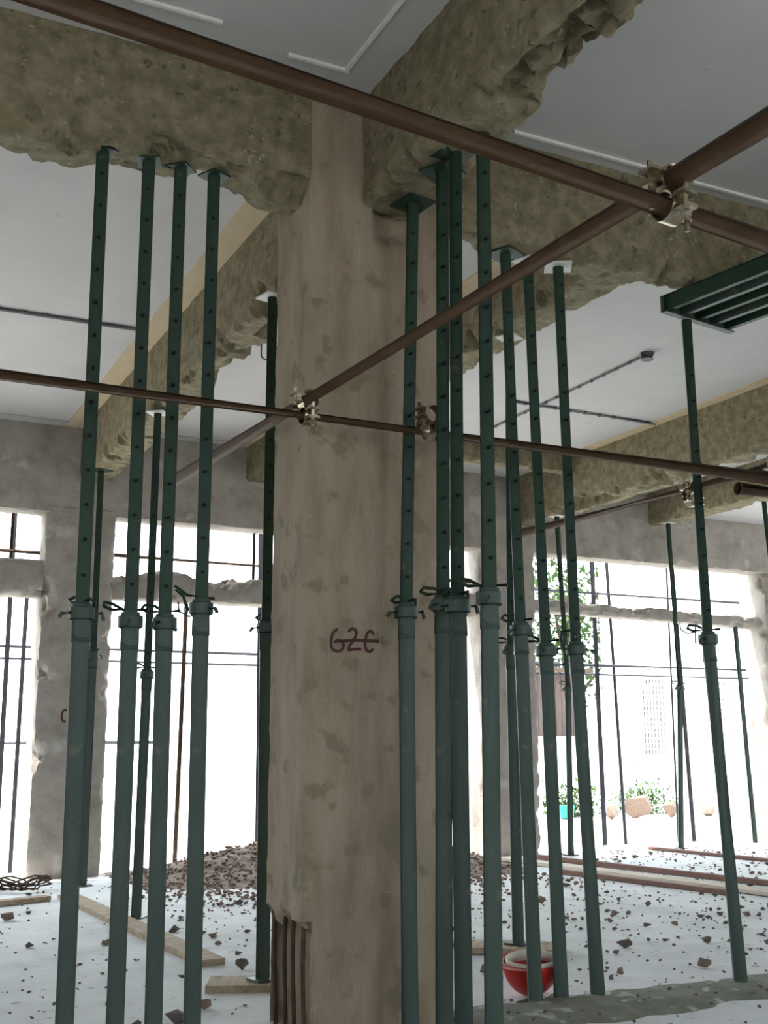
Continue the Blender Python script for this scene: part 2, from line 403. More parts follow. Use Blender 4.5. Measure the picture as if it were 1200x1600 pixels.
# crossed-out number in dark paint
def stroke(pts, parent, r=0.0052, y=3.9045, name='painted_digit'):
    P = []
    for i in range(len(pts) - 1):                                # Catmull-Rom through the stroke points
        p0, p1, p2, p3 = pts[max(i - 1, 0)], pts[i], pts[i + 1], pts[min(i + 2, len(pts) - 1)]
        for k in range(5):
            t = k / 5
            P.append(tuple(0.5 * ((2 * p1[a]) + (-p0[a] + p2[a]) * t + (2 * p0[a] - 5 * p1[a] + 4 * p2[a] - p3[a]) * t * t + (-p0[a] + 3 * p1[a] - 3 * p2[a] + p3[a]) * t ** 3) for a in (0, 1)))
    P.append(pts[-1])
    bm = bmesh.new(); b_tube(bm, [(x, y, z) for x, z in P], r, 8)
    for v in bm.verts: v.co.y = y + (v.co.y - y) * 0.35
    return link_bm(name, bm, 'paint', parent, smooth=60)
def gl(px, pz): return (1.692 + (px - 310) * 0.000985, 1.426 - (pz - 605) * 0.00089)
six = [(340, 608), (324, 622), (316, 645), (314, 672), (322, 694), (344, 701), (361, 690), (364, 668), (348, 655), (326, 664)]
two = [(384, 617), (402, 604), (418, 616), (413, 640), (398, 664), (384, 692), (408, 690), (438, 688)]
cee = [(489, 624), (478, 610), (463, 624), (455, 656), (459, 688), (474, 697), (488, 686)]
for g_ in (six, two, cee): stroke([gl(*p) for p in g_], col)
stroke([gl(*p) for p in ((345, 660), (400, 653), (455, 652), (512, 651))], col, name='painted_strike')
stroke([(1.815, 1.27), (1.79, 1.275), (1.775, 1.235), (1.785, 1.19), (1.81, 1.185)], p1, r=0.008, y=9.402, name='painted_letter')

# ================================================================== PROPS
def make_prop(base, collar, top, label, group, plate='green', r_in=0.0242, r_out=0.0302, ang=0.0, detail=True, head=True, plate_w=0.066):
    base, collar, top = Vector(base), Vector(collar), Vector(top)
    root = empty('steel_prop', base); tag(root, label, 'prop', group)
    L = lambda p: Vector(p) - base
    d_out = (collar - base).normalized(); d_in = (top - collar).normalized()
    # base plate
    bm = bmesh.new(); b_box(bm, (-0.052, -0.052, 0), (0.052, 0.052, 0.008), Matrix.Rotation(ang, 4, 'Z'))
    link_bm('base_plate', bm, 'green_dusty_lit', root)
    tube_obj('outer_tube', [L(base) + Vector((0, 0, 0.008)), L(collar)], r_out, 'green_dusty_lit', root, n=20)
    inn = tube_obj('inner_tube', [L(collar - d_in * 0.05), L(top) - Vector((0, 0, 0.008))], r_in, 'green', root, n=20)
    if head:
        bm = bmesh.new(); b_box(bm, (-plate_w, -plate_w, -0.008), (plate_w, plate_w, 0), Matrix.Translation(L(top)) @ Matrix.Rotation(ang, 4, 'Z'))
        link_bm('head_plate', bm, plate, root)
    # threaded sleeve, collar nut
    c0 = L(collar)
    tube_obj('threaded_sleeve', [c0 - d_out * 0.13, c0 + d_out * 0.002], r_out + 0.0025, 'green_dusty_lit', root, n=20)
    bm = bmesh.new()
    b_tube(bm, [c0 - d_out * 0.055, c0 - d_out * 0.05, c0 - d_out * 0.012, c0 - d_out * 0.008], [r_out + 0.006, r_out + 0.014, r_out + 0.014, r_out + 0.006], 16)
    nut = link_bm('collar_nut', bm, 'green_dusty_lit', root, smooth=40)
    u = Vector((math.cos(ang), math.sin(ang), 0)); w = Vector((-math.sin(ang), math.cos(ang), 0))
    if detail:
        for sg in (-1, 1):
            p = c0 - d_out * 0.03
            tube_obj('nut_lug', [p + u * sg * (r_out + 0.008), p + u * sg * (r_out + 0.045) + Vector((0, 0, 0.006 * sg)), p + u * sg * (r_out + 0.055) - Vector((0, 0, 0.02))], 0.0075, 'green_dusty_lit', nut, n=8)
        # hooked pin through the inner tube
        z = c0 + d_in * 0.012
        pts = [z - w * 0.06, z + w * 0.07, z + w * 0.095 + Vector((0, 0, 0.012)), z + w * 0.10 + u * 0.03 + Vector((0, 0, 0.03)), z + w * 0.075 + u * 0.06 + Vector((0, 0, 0.028)), z + w * 0.03 + u * 0.065 + Vector((0, 0, 0.004)), z + w * 0.02 + u * 0.05 - Vector((0, 0, 0.05))]
        tube_obj('pin', pts, 0.006, 'green', root, n=8)
        # adjustment holes
        bm = bmesh.new(); k = 0.10; Ld = (top - collar).length
        while k < Ld - 0.1:
            p = c0 + d_in * k
            b_tube(bm, [p - Vector((0.2, 0.98, 0)) * (r_in + 0.0006), p + Vector((0.2, 0.98, 0)) * (r_in + 0.0006)], 0.0065, 10)
            k += 0.125
        h = link_bm('pin_holes', bm, 'hole', inn); h['kind'] = 'stuff'
    return root
GA, GB, GC = 'steel props under the cross beam', 'steel props bundled in front of the column', 'steel props standing further back'
make_prop((0.83, 4.06, 0), (0.812, 4.04, 1.48), (0.797, 4.02, 3.185), 'leftmost thick green steel prop under the cross beam', GA, plate_w=0.045, ang=0.3)
make_prop((0.995, 4.06, 0), (0.985, 4.05, 1.46), (0.972, 4.02, 3.185), 'green steel prop second from the left under the cross beam', GA, plate_w=0.045, ang=1.2)
make_prop((1.125, 4.06, 0), (1.108, 4.05, 1.46), (1.096, 4.02, 3.185), 'green steel prop third from the left under the cross beam', GA, plate_w=0.045, ang=0.8)
make_prop((1.26, 4.06, 0), (1.242, 4.05, 1.52), (1.23, 4.02, 3.185), 'green steel prop nearest to the left side of the column', GA, plate_w=0.045, ang=2.0)
make_prop((1.958, 3.79, 0), (1.948, 3.79, 1.515), (1.985, 3.79, 3.13), 'slightly bent green prop standing in front of the column face', GB, ang=0.15)
make_prop((1.943, 3.52, 0), (1.945, 3.50, 1.51), (1.965, 3.51, 3.13), 'green prop clamped to the brown tube at the right edge of the column', GB, ang=0.5)
make_prop((1.92, 3.35, 0), (1.922, 3.36, 1.49), (1.945, 3.375, 3.14), 'green prop close against its twin right of the column edge', GB, ang=0.1)
make_prop((1.937, 3.20, 0), (1.95, 3.20, 1.50), (1.97, 3.22, 3.15), 'thickest looking green prop, nearest to the viewer right of the column', GB, r_in=0.0255, ang=0.9)
make_prop((2.645, 4.05, 0.012), (2.615, 4.05, 1.50), (2.575, 4.04, 3.13), 'green prop with its foot beside the red helmet, left of two more', GA, ang=0.4)
make_prop((2.78, 4.07, 0.012), (2.745, 4.06, 1.42), (2.705, 4.06, 3.13), 'green prop under a pale plate, foot just right of the red helmet', GA, plate='pale_steel', plate_w=0.06, ang=0.7)
make_prop((2.95, 4.06, 0.012), (2.89, 4.05, 1.43), (2.862, 4.05, 3.13), 'green prop under a pale plate, right-hand one of the trio past the column', GA, plate='pale_steel', plate_w=0.06, ang=2.6)
make_prop((3.63, 3.98, 0.012), (3.60, 4.03, 1.50), (3.63, 4.09, 3.02), 'leaning green prop carrying the ribbed steel panel at the right', GA, ang=0.45, head=False)
make_prop((1.81, 4.86, 0.03), (1.81, 4.90, 1.55), (1.83, 4.96, 3.13), 'green prop standing on a board just behind the left edge of the column', GC, plate='pale_steel', plate_w=0.06, ang=0.2)
make_prop((1.83, 7.07, 0), (1.845, 7.10, 1.46), (1.86, 7.15, 3.13), 'slimmer distant green prop with pale head plate seen between the left props', GC, plate='pale_steel', plate_w=0.06, ang=0.9)
make_prop((1.875, 8.80, 0), (1.88, 8.85, 1.70), (1.885, 8.92, 3.13), 'distant green prop in front of the left pillar, half behind the leftmost prop', GC, ang=0.5)
make_prop((3.25, 5.12, 0.035), (3.265, 5.15, 1.52), (3.38, 5.28, 3.28), 'green prop behind the trio standing on a small wooden board', GC, plate='pale_steel', plate_w=0.06, ang=0.5)
make_prop((6.45, 9.22, 0), (6.32, 9.0, 1.55), (6.17, 8.88, 3.13), 'thin distant green prop under the broken-edged beam by the right window', GC, plate='pale_steel', plate_w=0.06, ang=0.3)
make_prop((7.86, 9.35, 0), (7.82, 9.2, 1.6), (7.79, 9.22, 3.26), 'thin distant green prop in front of the right-hand window', GC, plate='pale_steel', plate_w=0.06, ang=0.3)
make_prop((8.10, 8.05, 0), (8.12, 8.1, 1.55), (8.14, 8.22, 3.40), 'distant green prop at the far right edge under the bright slab', GC, ang=0.3)
make_prop((3.43, 8.85, 0.1), (3.43, 8.85, 1.6), (3.42, 8.85, 3.28), 'distant green prop mostly hidden behind the left side of the column', GC, plate='pale_steel', plate_w=0.06, ang=0.3, detail=False)

# ================================================================== SCAFFOLD TUBES AND COUPLERS
R = 0.0302
def tube_thing(p, q, label, m='rust', group='brown scaffold tubes', name='scaffold_tube', r=R, n=20):
    p, q = Vector(p), Vector(q); mid = (p + q) / 2
    o = tube_obj(name, [p, q], r, m, n=n, origin=mid, hollow=0.86)
    return tag(o, label, 'tube', group)
ZA, ZB = 2.166, 2.2275
tube_thing((-0.9, 1.579, ZA), (2.6, 1.954, ZA), 'brown scaffold tube nearest to the viewer, crossing the top of the picture')
tube_thing((1.645, 1.05, ZB), (1.44, 5.25, ZB), 'brown scaffold tube slanting away past the column towards the back left')
tube_thing((-0.6, 3.708, ZA), (3.88, 3.735, ZA), 'long level brown scaffold tube running across in front of the column')
tube_thing((3.80, 3.60, ZB), (3.66, 5.75, ZB), 'brown scaffold tube slanting away under the broken-edged beam at the right')
tube_thing((3.615, 3.80, ZA - 0.045), (5.4, 3.80, ZA - 0.045), 'short brown scaffold tube with its open end showing at the right edge')
def coupler(p, d1, d2, label, spin=0.0):
    """swivel coupler: two clamp bands, saddle, two bolts with nuts; p = crossing point, d1 lower tube, d2 upper tube"""
    p = Vector(p); d1, d2 = Vector(d1).normalized(), Vector(d2).normalized()
    root = empty('scaffold_coupler', p); tag(root, label, 'coupler', 'zinc scaffold couplers')
    h = (ZB - ZA) / 2
    for d, z, sg in ((d1, -h, -1), (d2, h, 1)):
        c = Vector((0, 0, z)); u = Vector((-d.y, d.x, 0)).normalized()
        bm = bmesh.new(); n = 24; rings = []
        for k in range(n + 1):
            a = 2 * PI * k / n
            rad = u * math.cos(a) + Vector((0, 0, 1)) * math.sin(a)
            rings.append([bm.verts.new(c + rad * rr + d * dd) for rr, dd in ((R + 0.0008, -0.022), (R + 0.0055, -0.024), (R + 0.0055, 0.024), (R + 0.0008, 0.022))])
        for q1, q2 in zip(rings, rings[1:]):
            for k in range(4): bm.faces.new((q1[k], q1[(k + 1) % 4], q2[(k + 1) % 4], q2[k]))
        bmesh.ops.remove_doubles(bm, verts=bm.verts, dist=1e-5)
        band = link_bm('clamp_band', bm, 'zinc', root, smooth=35)
        # hinge lugs + bolt on one side
        bm = bmesh.new()
        b_box(bm, (-0.016, -0.022, -0.02), (0.016, 0.022, -0.012)); b_box(bm, (-0.016, -0.022, 0.012), (0.016, 0.022, 0.02))
        mt = Matrix.Translation(c + u * (R + 0.018) * sg) @ Matrix(((u.x, d.x, 0), (u.y, d.y, 0), (0, 0, 1))).to_4x4()
        bmesh.ops.transform(bm, matrix=mt, verts=bm.verts)
        lug = link_bm('clamp_flange', bm, 'zinc', band); lug['kind'] = 'stuff'
        b0 = c + u * (R + 0.02) * sg
        tube_obj('bolt', [b0 + Vector((0, 0, -0.075)), b0 + Vector((0, 0, 0.04))], 0.0065, 'zinc', root, n=10)
        tube_obj('nut', [b0 + Vector((0, 0, -0.05)), b0 + Vector((0, 0, -0.03))], 0.0125, 'zinc', root, n=6, smooth=20)
        # hinge pin on the other side
        h0 = c - u * (R + 0.007) * sg
        tube_obj('hinge', [h0 - d * 0.024, h0 + d * 0.024], 0.007, 'zinc', root, n=10)
    return root
coupler((1.608, 1.848, (ZA + ZB) / 2), (1, 0.107, 0), (-0.049, 1, 0), 'bright coupler high at the right joining the two nearest brown tubes')
coupler((1.516, 3.722, (ZA + ZB) / 2), (1, 0.006, 0), (-0.049, 1, 0), 'coupler joining two brown tubes in front of the column face')
coupler((3.79, 3.735, (ZA + ZB) / 2), (1, 0.006, 0), (-0.065, 1, 0), 'dark coupler cluster at the far right end of the level tube')
coupler((1.958, 3.60, ZA), (1, 0, 0), (0, 1, 0), 'coupler tying the level tube to the prop at the column edge').scale = (1, 1, 1)
coupler((3.757, 4.26, ZB - 0.024), (-0.065, 1, 0), (-0.065, 1, 0), 'small bright coupler on the slanting tube under the broken-edged beam')

# ================================================================== RIBBED STEEL PANEL ON THE LEANING PROP
pan = empty('steel_formwork', (3.48, 4.085, 3.02)); tag(pan, 'dark green ribbed steel formwork tray wedged under the beam at the right', 'formwork')
pan.rotation_euler = (0, 0, math.radians(9.0))
PW, PL, PH = 0.48, 1.30, 0.085                         # local x = along end channel, local -y = towards the viewer
bm = bmesh.new(); b_box(bm, (0, -PL, PH), (PW, 0, PH + 0.004)); link_bm('face_sheet', bm, 'green', pan)
for yy in (0.0, -PL):
    s_ = -1 if yy == 0 else 1
    bm = bmesh.new()
    b_box(bm, (-0.01, min(yy, yy + s_ * 0.006), 0), (PW + 0.01, max(yy, yy + s_ * 0.006), PH))
    b_box(bm, (-0.01, min(yy + s_ * 0.006, yy + s_ * 0.035), 0), (PW + 0.01, max(yy + s_ * 0.006, yy + s_ * 0.035), 0.006))
    e = link_bm('end_channel', bm, 'green_dusty_lit', pan)
for k in range(5):
    x = 0.012 + k * (PW - 0.04) / 4
    bm = bmesh.new()
    b_box(bm, (x - 0.003, -PL + 0.006, 0.014), (x + 0.003, -0.006, PH))
    b_box(bm, (x + 0.003, -PL + 0.006, 0.014), (x + 0.024, -0.006, 0.019))
    link_bm('rib', bm, 'green_dusty_lit' if k % 2 else 'green', pan)

# ================================================================== CONDUITS AND HOOKS ON THE CEILING
def conduit(pts, label, r=0.011):
    p0 = Vector(pts[0]); root = empty('ceiling_conduit', p0); tag(root, label, 'conduit')
    tube_obj('pipe', [Vector(p) - p0 for p in pts], r, 'conduit', root, n=10)
    a, b = Vector(pts[0]), Vector(pts[-1]); n = max(2, int((b - a).length / 0.14))
    for i in range(1, n):
        c = a.lerp(b, i / n) - p0
        bm = bmesh.new(); b_tube(bm, [c - (b - a).normalized() * 0.008, c + (b - a).normalized() * 0.008], r + 0.0025, 10)
        link_bm('saddle_clip', bm, 'conduit', root)
    return root
conduit([(-0.6, 6.93, T - 0.011), (0.82, 6.94, T - 0.011), (1.64, 6.92, T - 0.012)], 'dark conduit on the white ceiling behind the left props')
c_ = conduit([(4.88, 8.0, T - 0.011), (4.86, 5.92, T - 0.011)], 'conduit running to a round box on the ceiling right of the column', r=0.009)
bm = bmesh.new(); b_tube(bm, [(-0.02, -2.12, 0.01), (-0.02, -2.12, -0.035)], [0.05, 0.044], 16)
link_bm('junction_box', bm, 'conduit', c_, smooth=40)
conduit([(4.60, 7.2, T - 0.011), (6.02, 7.22, T - 0.011)], 'dark conduit crossing the ceiling towards the broken-edged beam', r=0.012)
def hook(x, y, label):
    pts = [(0, 0, 0), (0, 0, -0.10)] + [(0.03 - 0.03 * math.cos(a), 0, -0.10 - 0.03 * math.sin(a)) for a in [PI * k / 8 for k in range(1, 9)]] + [(0.062, 0, -0.07)]
    o = tube_obj('ceiling_hook', pts, 0.005, 'darkrust', n=8); o.location = (x, y, T); tag(o, label, 'hook')
hook(2.43, 6.78, 'iron fan hook hanging from the ceiling left of the column')
hook(4.63, 6.95, 'iron fan hook hanging from the ceiling right of the column')

# ================================================================== FLOOR CLUTTER
def plank(p, q, w, t, m, label, z=0.0, group=None, roll=0.0, cat='plank', name='wooden_plank'):
    p, q = Vector((*p, z)), Vector((*q, z)); L = (q - p).length; ang = math.atan2(q.y - p.y, q.x - p.x)
    n = max(4, int(L / 0.15)); bm = bmesh.new(); rows = []
    for i in range(n + 1):
        x = L * i / n; jit = 0.006 * noise.noise(Vector((x * 3, p.x, p.y)))
        ext = 0.02 * noise.noise(Vector((p.x * 9, i, 2))) if i in (0, n) else 0
        rows.append([bm.verts.new((x + ext, -w / 2 + jit, 0)), bm.verts.new((x - ext, w / 2 + jit, 0)), bm.verts.new((x - ext, w / 2 + jit, t)), bm.verts.new((x + ext, -w / 2 + jit, t))])
    for r, s in zip(rows, rows[1:]):
        for k in range(4): bm.faces.new((r[k], r[(k + 1) % 4], s[(k + 1) % 4], s[k]))
    bm.faces.new(rows[0]); bm.faces.new(rows[-1])
    o = link_bm(name, bm, m); o.location = p; o.rotation_euler = (roll, 0, ang)
    return tag(o, label, cat, group)
plank((1.64, 8.15), (1.77, 5.42), 0.13, 0.03, 'wood', 'long brown plank lying on the floor behind the left props')
plank((1.14, 7.96), (1.50, 8.10), 0.09, 0.03, 'wood', 'short plank lying at the foot of the left pillar', z=0.004)
plank((1.60, 4.95), (1.98, 4.80), 0.22, 0.028, 'wood', 'board under the foot of the prop behind the column edge')
plank((3.02, 5.28), (3.42, 4.98), 0.24, 0.03, 'wood', 'small board under a prop foot behind the red helmet', z=0.003)
plank((2.72, 5.62), (3.05, 5.42), 0.14, 0.03, 'wood', 'short board end on the floor right of the column')
plank((5.64, 9.1), (5.98, 6.1), 0.16, 0.025, 'palewood', 'long pale plank on the floor below the right-hand window', z=0.006)
plank((5.95, 9.1), (6.5, 5.7), 0.06, 0.035, 'redwood', 'long reddish batten lying beside the pale plank', z=0.006)
plank((5.44, 8.05), (5.72, 6.3), 0.05, 0.03, 'redwood', 'thin reddish batten in front of the pale plank', z=0.006)
plank((7.5, 9.38), (7.75, 7.0), 0.07, 0.025, 'redwood', 'reddish batten on the floor at the sill of the right-hand window', z=0.004)
# low mortar strip of a removed partition under the cross beam
def ridge_fn(co, new, cen):
    new = new.copy()
    if co.z > 0.02:
        e = min(co.y - 3.70, 4.16 - co.y) / 0.14
        new.z = -0.004 + min(1.0, max(0.0, e + 0.35 * fbm(co, 4))) * (0.030 + 0.006 * fbm(co, 9))
    return new
o = link_bm('mortar_strip', rough_box((2.22, 3.70, -0.02), (7.0, 4.16, 0.03), 0.04, ridge_fn, amp=0.004), 'ridge', smooth=50)
tag(o, 'low dark mortar strip on the floor under the feet of the right-hand props', 'mortar strip')
# rubble heap below the window beside the column
def heap_h(x, y):
    prof = [(2.1, 0), (2.5, 0.06), (3.0, 0.16), (3.5, 0.25), (4.2, 0.3), (4.8, 0.22), (5.2, 0.13), (5.5, 0.03), (5.62, 0)]
    h = 0
    for (a, ha), (b, hb) in zip(prof, prof[1:]):
        if a <= x <= b: h = ha + (hb - ha) * (x - a) / (b - a)
    e = 0
    if y < 9.3: e = max(0, 1 - ((9.3 - y) / 1.25)) ** 0.9
    else: e = max(0, 1 - ((y - 9.3) / 0.6))
    return h * e * (1 + 0.25 * fbm((x, y, 0), 3.5)) + 0.016 * e * fbm((x, y, 3), 16)
bm = bmesh.new(); nx, ny = 120, 56; g = {}
for i in range(nx + 1):
    for j in range(ny + 1):
        x, y = 2.1 + 3.52 * i / nx, 8.0 + 1.93 * j / ny
        g[i, j] = bm.verts.new((x, y, -0.012 + max(0, heap_h(x, y))))
for i in range(nx):
    for j in range(ny): bm.faces.new((g[i, j], g[i + 1, j], g[i + 1, j + 1], g[i, j + 1]))
o = link_bm('rubble_heap', bm, 'earth', smooth=35); tag(o, 'brown heap of rubble and earth below the window beside the column', 'rubble heap', kind='stuff')
# rubble chips
def chip_mesh(seed, m):
    rnd = random.Random(seed); bm = bmesh.new()
    for k in range(11):
        v = Vector((rnd.gauss(0, 1), rnd.gauss(0, 1), rnd.gauss(0, 1))).normalized()
        bm.verts.new((v.x * rnd.uniform(0.75, 1.1), v.y * rnd.uniform(0.5, 0.9), v.z * rnd.uniform(0.4, 0.62)))
    bmesh.ops.convex_hull(bm, input=bm.verts)
    loose = [v for v in bm.verts if not v.link_faces]; bmesh.ops.delete(bm, geom=loose, context='VERTS')
    zmin = min(v.co.z for v in bm.verts)
    for v in bm.verts: v.co.z -= zmin
    bmesh.ops.recalc_face_normals(bm, faces=bm.faces)
    me = bpy.data.meshes.new('rubble_chip'); bm.to_mesh(me); bm.free(); me.materials.append(M[m]); return me
chips = [chip_mesh(i, 'chip' if i % 3 else 'chip2') for i in range(9)]
feet = [(0.83, 4.06), (0.995, 4.06), (1.125, 4.06), (1.26, 4.06), (1.955, 3.74), (1.81, 4.86), (1.83, 7.07), (2.645, 4.05), (2.78, 4.07), (2.95, 4.06), (3.63, 3.98), (3.25, 5.12)]
boards = [((1.64, 8.15), (1.77, 5.42), 0.1), ((5.64, 9.1), (5.98, 6.1), 0.13), ((5.95, 9.1), (6.5, 5.7), 0.08), ((5.38, 8.6), (5.72, 6.3), 0.07), ((7.5, 9.38), (7.75, 7.0), 0.08), ((3.02, 5.28), (3.42, 4.98), 0.16), ((1.60, 4.95), (1.98, 4.8), 0.15), ((1.18, 7.98), (1.95, 8.28), 0.1), ((2.72, 5.62), (3.05, 5.42), 0.12)]
def clear(x, y, r):
    if any((x - a) ** 2 + (y - b) ** 2 < (0.1 + r) ** 2 for a, b in feet): return False
    if 1.5 < x < 2.3 and 3.1 < y < 4.4: return False
    if (x - 2.78) ** 2 + (y - 4.3) ** 2 < 0.06: return False
    for (ax, ay), (bx, by), w in boards:
        dx, dy = bx - ax, by - ay; t = max(0, min(1, ((x - ax) * dx + (y - ay) * dy) / (dx * dx + dy * dy)))
        if (x - ax - dx * t) ** 2 + (y - ay - dy * t) ** 2 < (w + r) ** 2: return False
    return True
def in_view(x, y):
    q = x / y
    return 0.17 < q < 0.98
placed = []
def spot(rnd, r, ymax=9.3):
    for _ in range(300):
        y = rnd.uniform(3.75, ymax); x = rnd.uniform(0.5, 8.2)
        if not in_view(x, y): continue
        if x < 2.0 and rnd.random() < 0.65: continue
        if 3.68 < y < 4.18 and x > 2.2: continue
        if 2.05 < x < 6.3 and y > 7.95: continue
        if not clear(x, y, r): continue
        if any((x - a) ** 2 + (y - b) ** 2 < (r + c) ** 2 for a, b, c in placed): continue
        placed.append((x, y, r)); return x, y
    return None
big = [(1.14, 7.29, 0.055, 'flat dark rubble lump on the floor at the left edge'), (1.86, 5.27, 0.05, 'dark rubble lump at the near end of the long plank'), (1.31, 4.40, 0.055, 'dark rubble lump between the feet of the left props'),
       (1.46, 4.56, 0.04, 'dark rubble lump on the floor left of the column foot'), (3.78, 4.97, 0.05, 'largest dark rubble lump on the floor between the right-hand props'), (3.35, 6.3, 0.06, 'dark flat rubble lump in front of the planks at the right')]
for i, (x, y, r, lab) in enumerate(big):
    o = bpy.data.objects.new('rubble_lump', chips[i]); C.objects.link(o); o.location = (x, y, 0.0); o.scale = (r, r, r); o.rotation_euler = (0, 0, i * 1.3)
    tag(o, lab, 'rubble'); placed.append((x, y, r))
rnd = random.Random(3)
for i in range(230):
    r = rnd.uniform(0.015, 0.034) * (1.0 if rnd.random() < 0.85 else 1.35)
    p = spot(rnd, r)
    if not p: continue
    o = bpy.data.objects.new('rubble_chip', chips[rnd.randrange(9)]); C.objects.link(o)
    o.location = (p[0], p[1], 0.0); o.scale = (r, r, r * rnd.uniform(0.7, 1.2)); o.rotation_euler = (0, 0, rnd.uniform(0, 6.28))
    x, y = p
    if x < 2.0: lab, gr = 'small dark rubble chip on the floor among the left props', 'rubble chips among the left props'
    elif y < 4.0: lab, gr = 'small dark rubble chip on the floor in front of the mortar strip', 'rubble chips before the mortar strip'
    elif x > 5.6 + 0.1 * (9 - y): lab, gr = 'small dark rubble chip beyond the planks near the right-hand window', 'rubble chips beyond the planks'
    elif y < 5.6: lab, gr = 'small dark rubble chip on the near floor between mortar strip and prop boards', 'rubble chips on the near floor'
    else: lab, gr = 'small dark rubble chip on the floor between the props and the long planks', 'rubble chips before the planks'
    tag(o, lab, 'rubble', gr)
# finest crumbs, and the chips on the heap: too many and too small to count
def crumbs(name, pts, m, label):
    vsx, fs = [], []
    for (x, y, z, r) in pts:
        me = chips[rnd.randrange(9)]; a = rnd.uniform(0, 6.28); ca, sa = math.cos(a), math.sin(a); b0 = len(vsx)
        for v in me.vertices: vsx.append((x + (v.co.x * ca - v.co.y * sa) * r, y + (v.co.x * sa + v.co.y * ca) * r, z + v.co.z * r))
        for p in me.polygons: fs.append([b0 + k for k in p.vertices])
    me = bpy.data.meshes.new(name); me.from_pydata(vsx, [], fs); me.materials.append(M[m])
    o = bpy.data.objects.new(name, me); C.objects.link(o); tag(o, label, 'rubble', kind='stuff')
pts = []
while len(pts) < 1500:
    y = 3.3 + 6.2 * rnd.random() ** 0.8; x = rnd.uniform(0.4, 9.0)
    if not (0.1 < x / y < 1.05) or (x < 2.0 and rnd.random() < 0.6): continue
    if 2.05 < x < 6.3 and y > 8.0 or not clear(x, y, 0.0): continue
    pts.append((x, y, 0.002 if not (3.68 < y < 4.18 and x > 2.2) else 0.022, rnd.uniform(0.005, 0.014)))
crumbs('rubble_crumbs', pts, 'chip', 'fine dark crumbs strewn over the pale floor')
pts = []
while len(pts) < 2200:
    x, y = rnd.uniform(2.2, 5.6), 7.0 + 2.4 * rnd.random() ** 0.6
    if 5.3 < x and y < 9.2: continue
    h = max(0, heap_h(x, y)) if 2.1 < x < 5.62 and y > 8.0 else 0
    pts.append((x, y, h - 0.012 if h else 0, rnd.uniform(0.008, 0.027)))
crumbs('rubble_pieces', pts, 'chip2', 'loose broken pieces lying on and before the rubble heap')
# red helmet lying upside down
hel = empty('hard_hat', (2.745, 4.235, 0.0)); tag(hel, 'red hard hat lying upside down on the floor behind the props', 'hard hat')
hel.rotation_euler = (math.radians(5), math.radians(-4), math.radians(20))
def dome(r0, flip, thick, m, name, parent, zoff=0.0):
    bm = bmesh.new(); n, k = 28, 10; rings = []
    for i in range(1, k + 1):
        a = (PI / 2) * i / k
        rings.append([bm.verts.new((1.12 * r0 * math.sin(a) * math.cos(2 * PI * j / n), r0 * 0.95 * math.sin(a) * math.sin(2 * PI * j / n), zoff + r0 * 1.18 * (1 - math.cos(a)))) for j in range(n)])
    tip = bm.verts.new((0, 0, zoff))
    for j in range(n): bm.faces.new((tip, rings[0][j], rings[0][(j + 1) % n]))
    for a, b in zip(rings, rings[1:]):
        for j in range(n): bm.faces.new((a[j], a[(j + 1) % n], b[(j + 1) % n], b[j]))
    o = link_bm(name, bm, m, parent, smooth=60)
    sm = o.modifiers.new('thick', 'SOLIDIFY'); sm.thickness = thick; sm.offset = -1
    return o
dome(0.118, False, 0.004, 'red', 'shell', hel)
bm = bmesh.new(); n = 28; zr = 0.118 * 1.18                              # brim: narrow all round, peak at one end
ins, outs, oub, inb = [], [], [], []
for j in range(n):
    a = 2 * PI * j / n; ca, sa = math.cos(a), math.sin(a)
    ex = 0.012 + 0.045 * max(0, -ca) ** 3
    ins.append(bm.verts.new((0.132 * ca, 0.112 * sa, zr))); outs.append(bm.verts.new(((0.132 + ex) * ca, (0.112 + ex) * sa, zr + 0.004)))
    oub.append(bm.verts.new(((0.132 + ex) * ca, (0.112 + ex) * sa, zr))); inb.append(bm.verts.new((0.131 * ca, 0.111 * sa, zr - 0.006)))
for j in range(n):
    q = (j + 1) % n
    for A, B in ((ins, outs), (outs, oub), (oub, inb), (inb, ins)): bm.faces.new((A[j], A[q], B[q], B[j]))
link_bm('brim', bm, 'red', hel, smooth=50)
bm = bmesh.new()
for j in range(24):
    a0, a1 = 2 * PI * j / 24, 2 * PI * (j + 1) / 24
    q = [bm.verts.new((0.118 * math.cos(a), 0.098 * math.sin(a), z)) for a, z in ((a0, zr - 0.03), (a1, zr - 0.03), (a1, zr + 0.012), (a0, zr + 0.012))]
    bm.faces.new(q)
bmesh.ops.remove_doubles(bm, verts=bm.verts, dist=1e-4)
o = link_bm('headband', bm, 'whiteplastic', hel, smooth=60); o.modifiers.new('thick', 'SOLIDIFY').thickness = 0.003
# coil of wire by the left pillar
pts = []
for k in range(70):
    a = k * 0.42; rr = 0.13 + 0.03 * math.sin(k * 1.7)
    pts.append((rr * math.cos(a) * 1.4, rr * math.sin(a), 0.03 + 0.035 * (1 + math.sin(k * 0.9))))
o = tube_obj('wire_coil', pts, 0.006, 'darkrust', n=6); o.location = (1.42, 8.72, -0.01); tag(o, 'tangled coil of dark wire on the floor by the left pillar', 'wire')

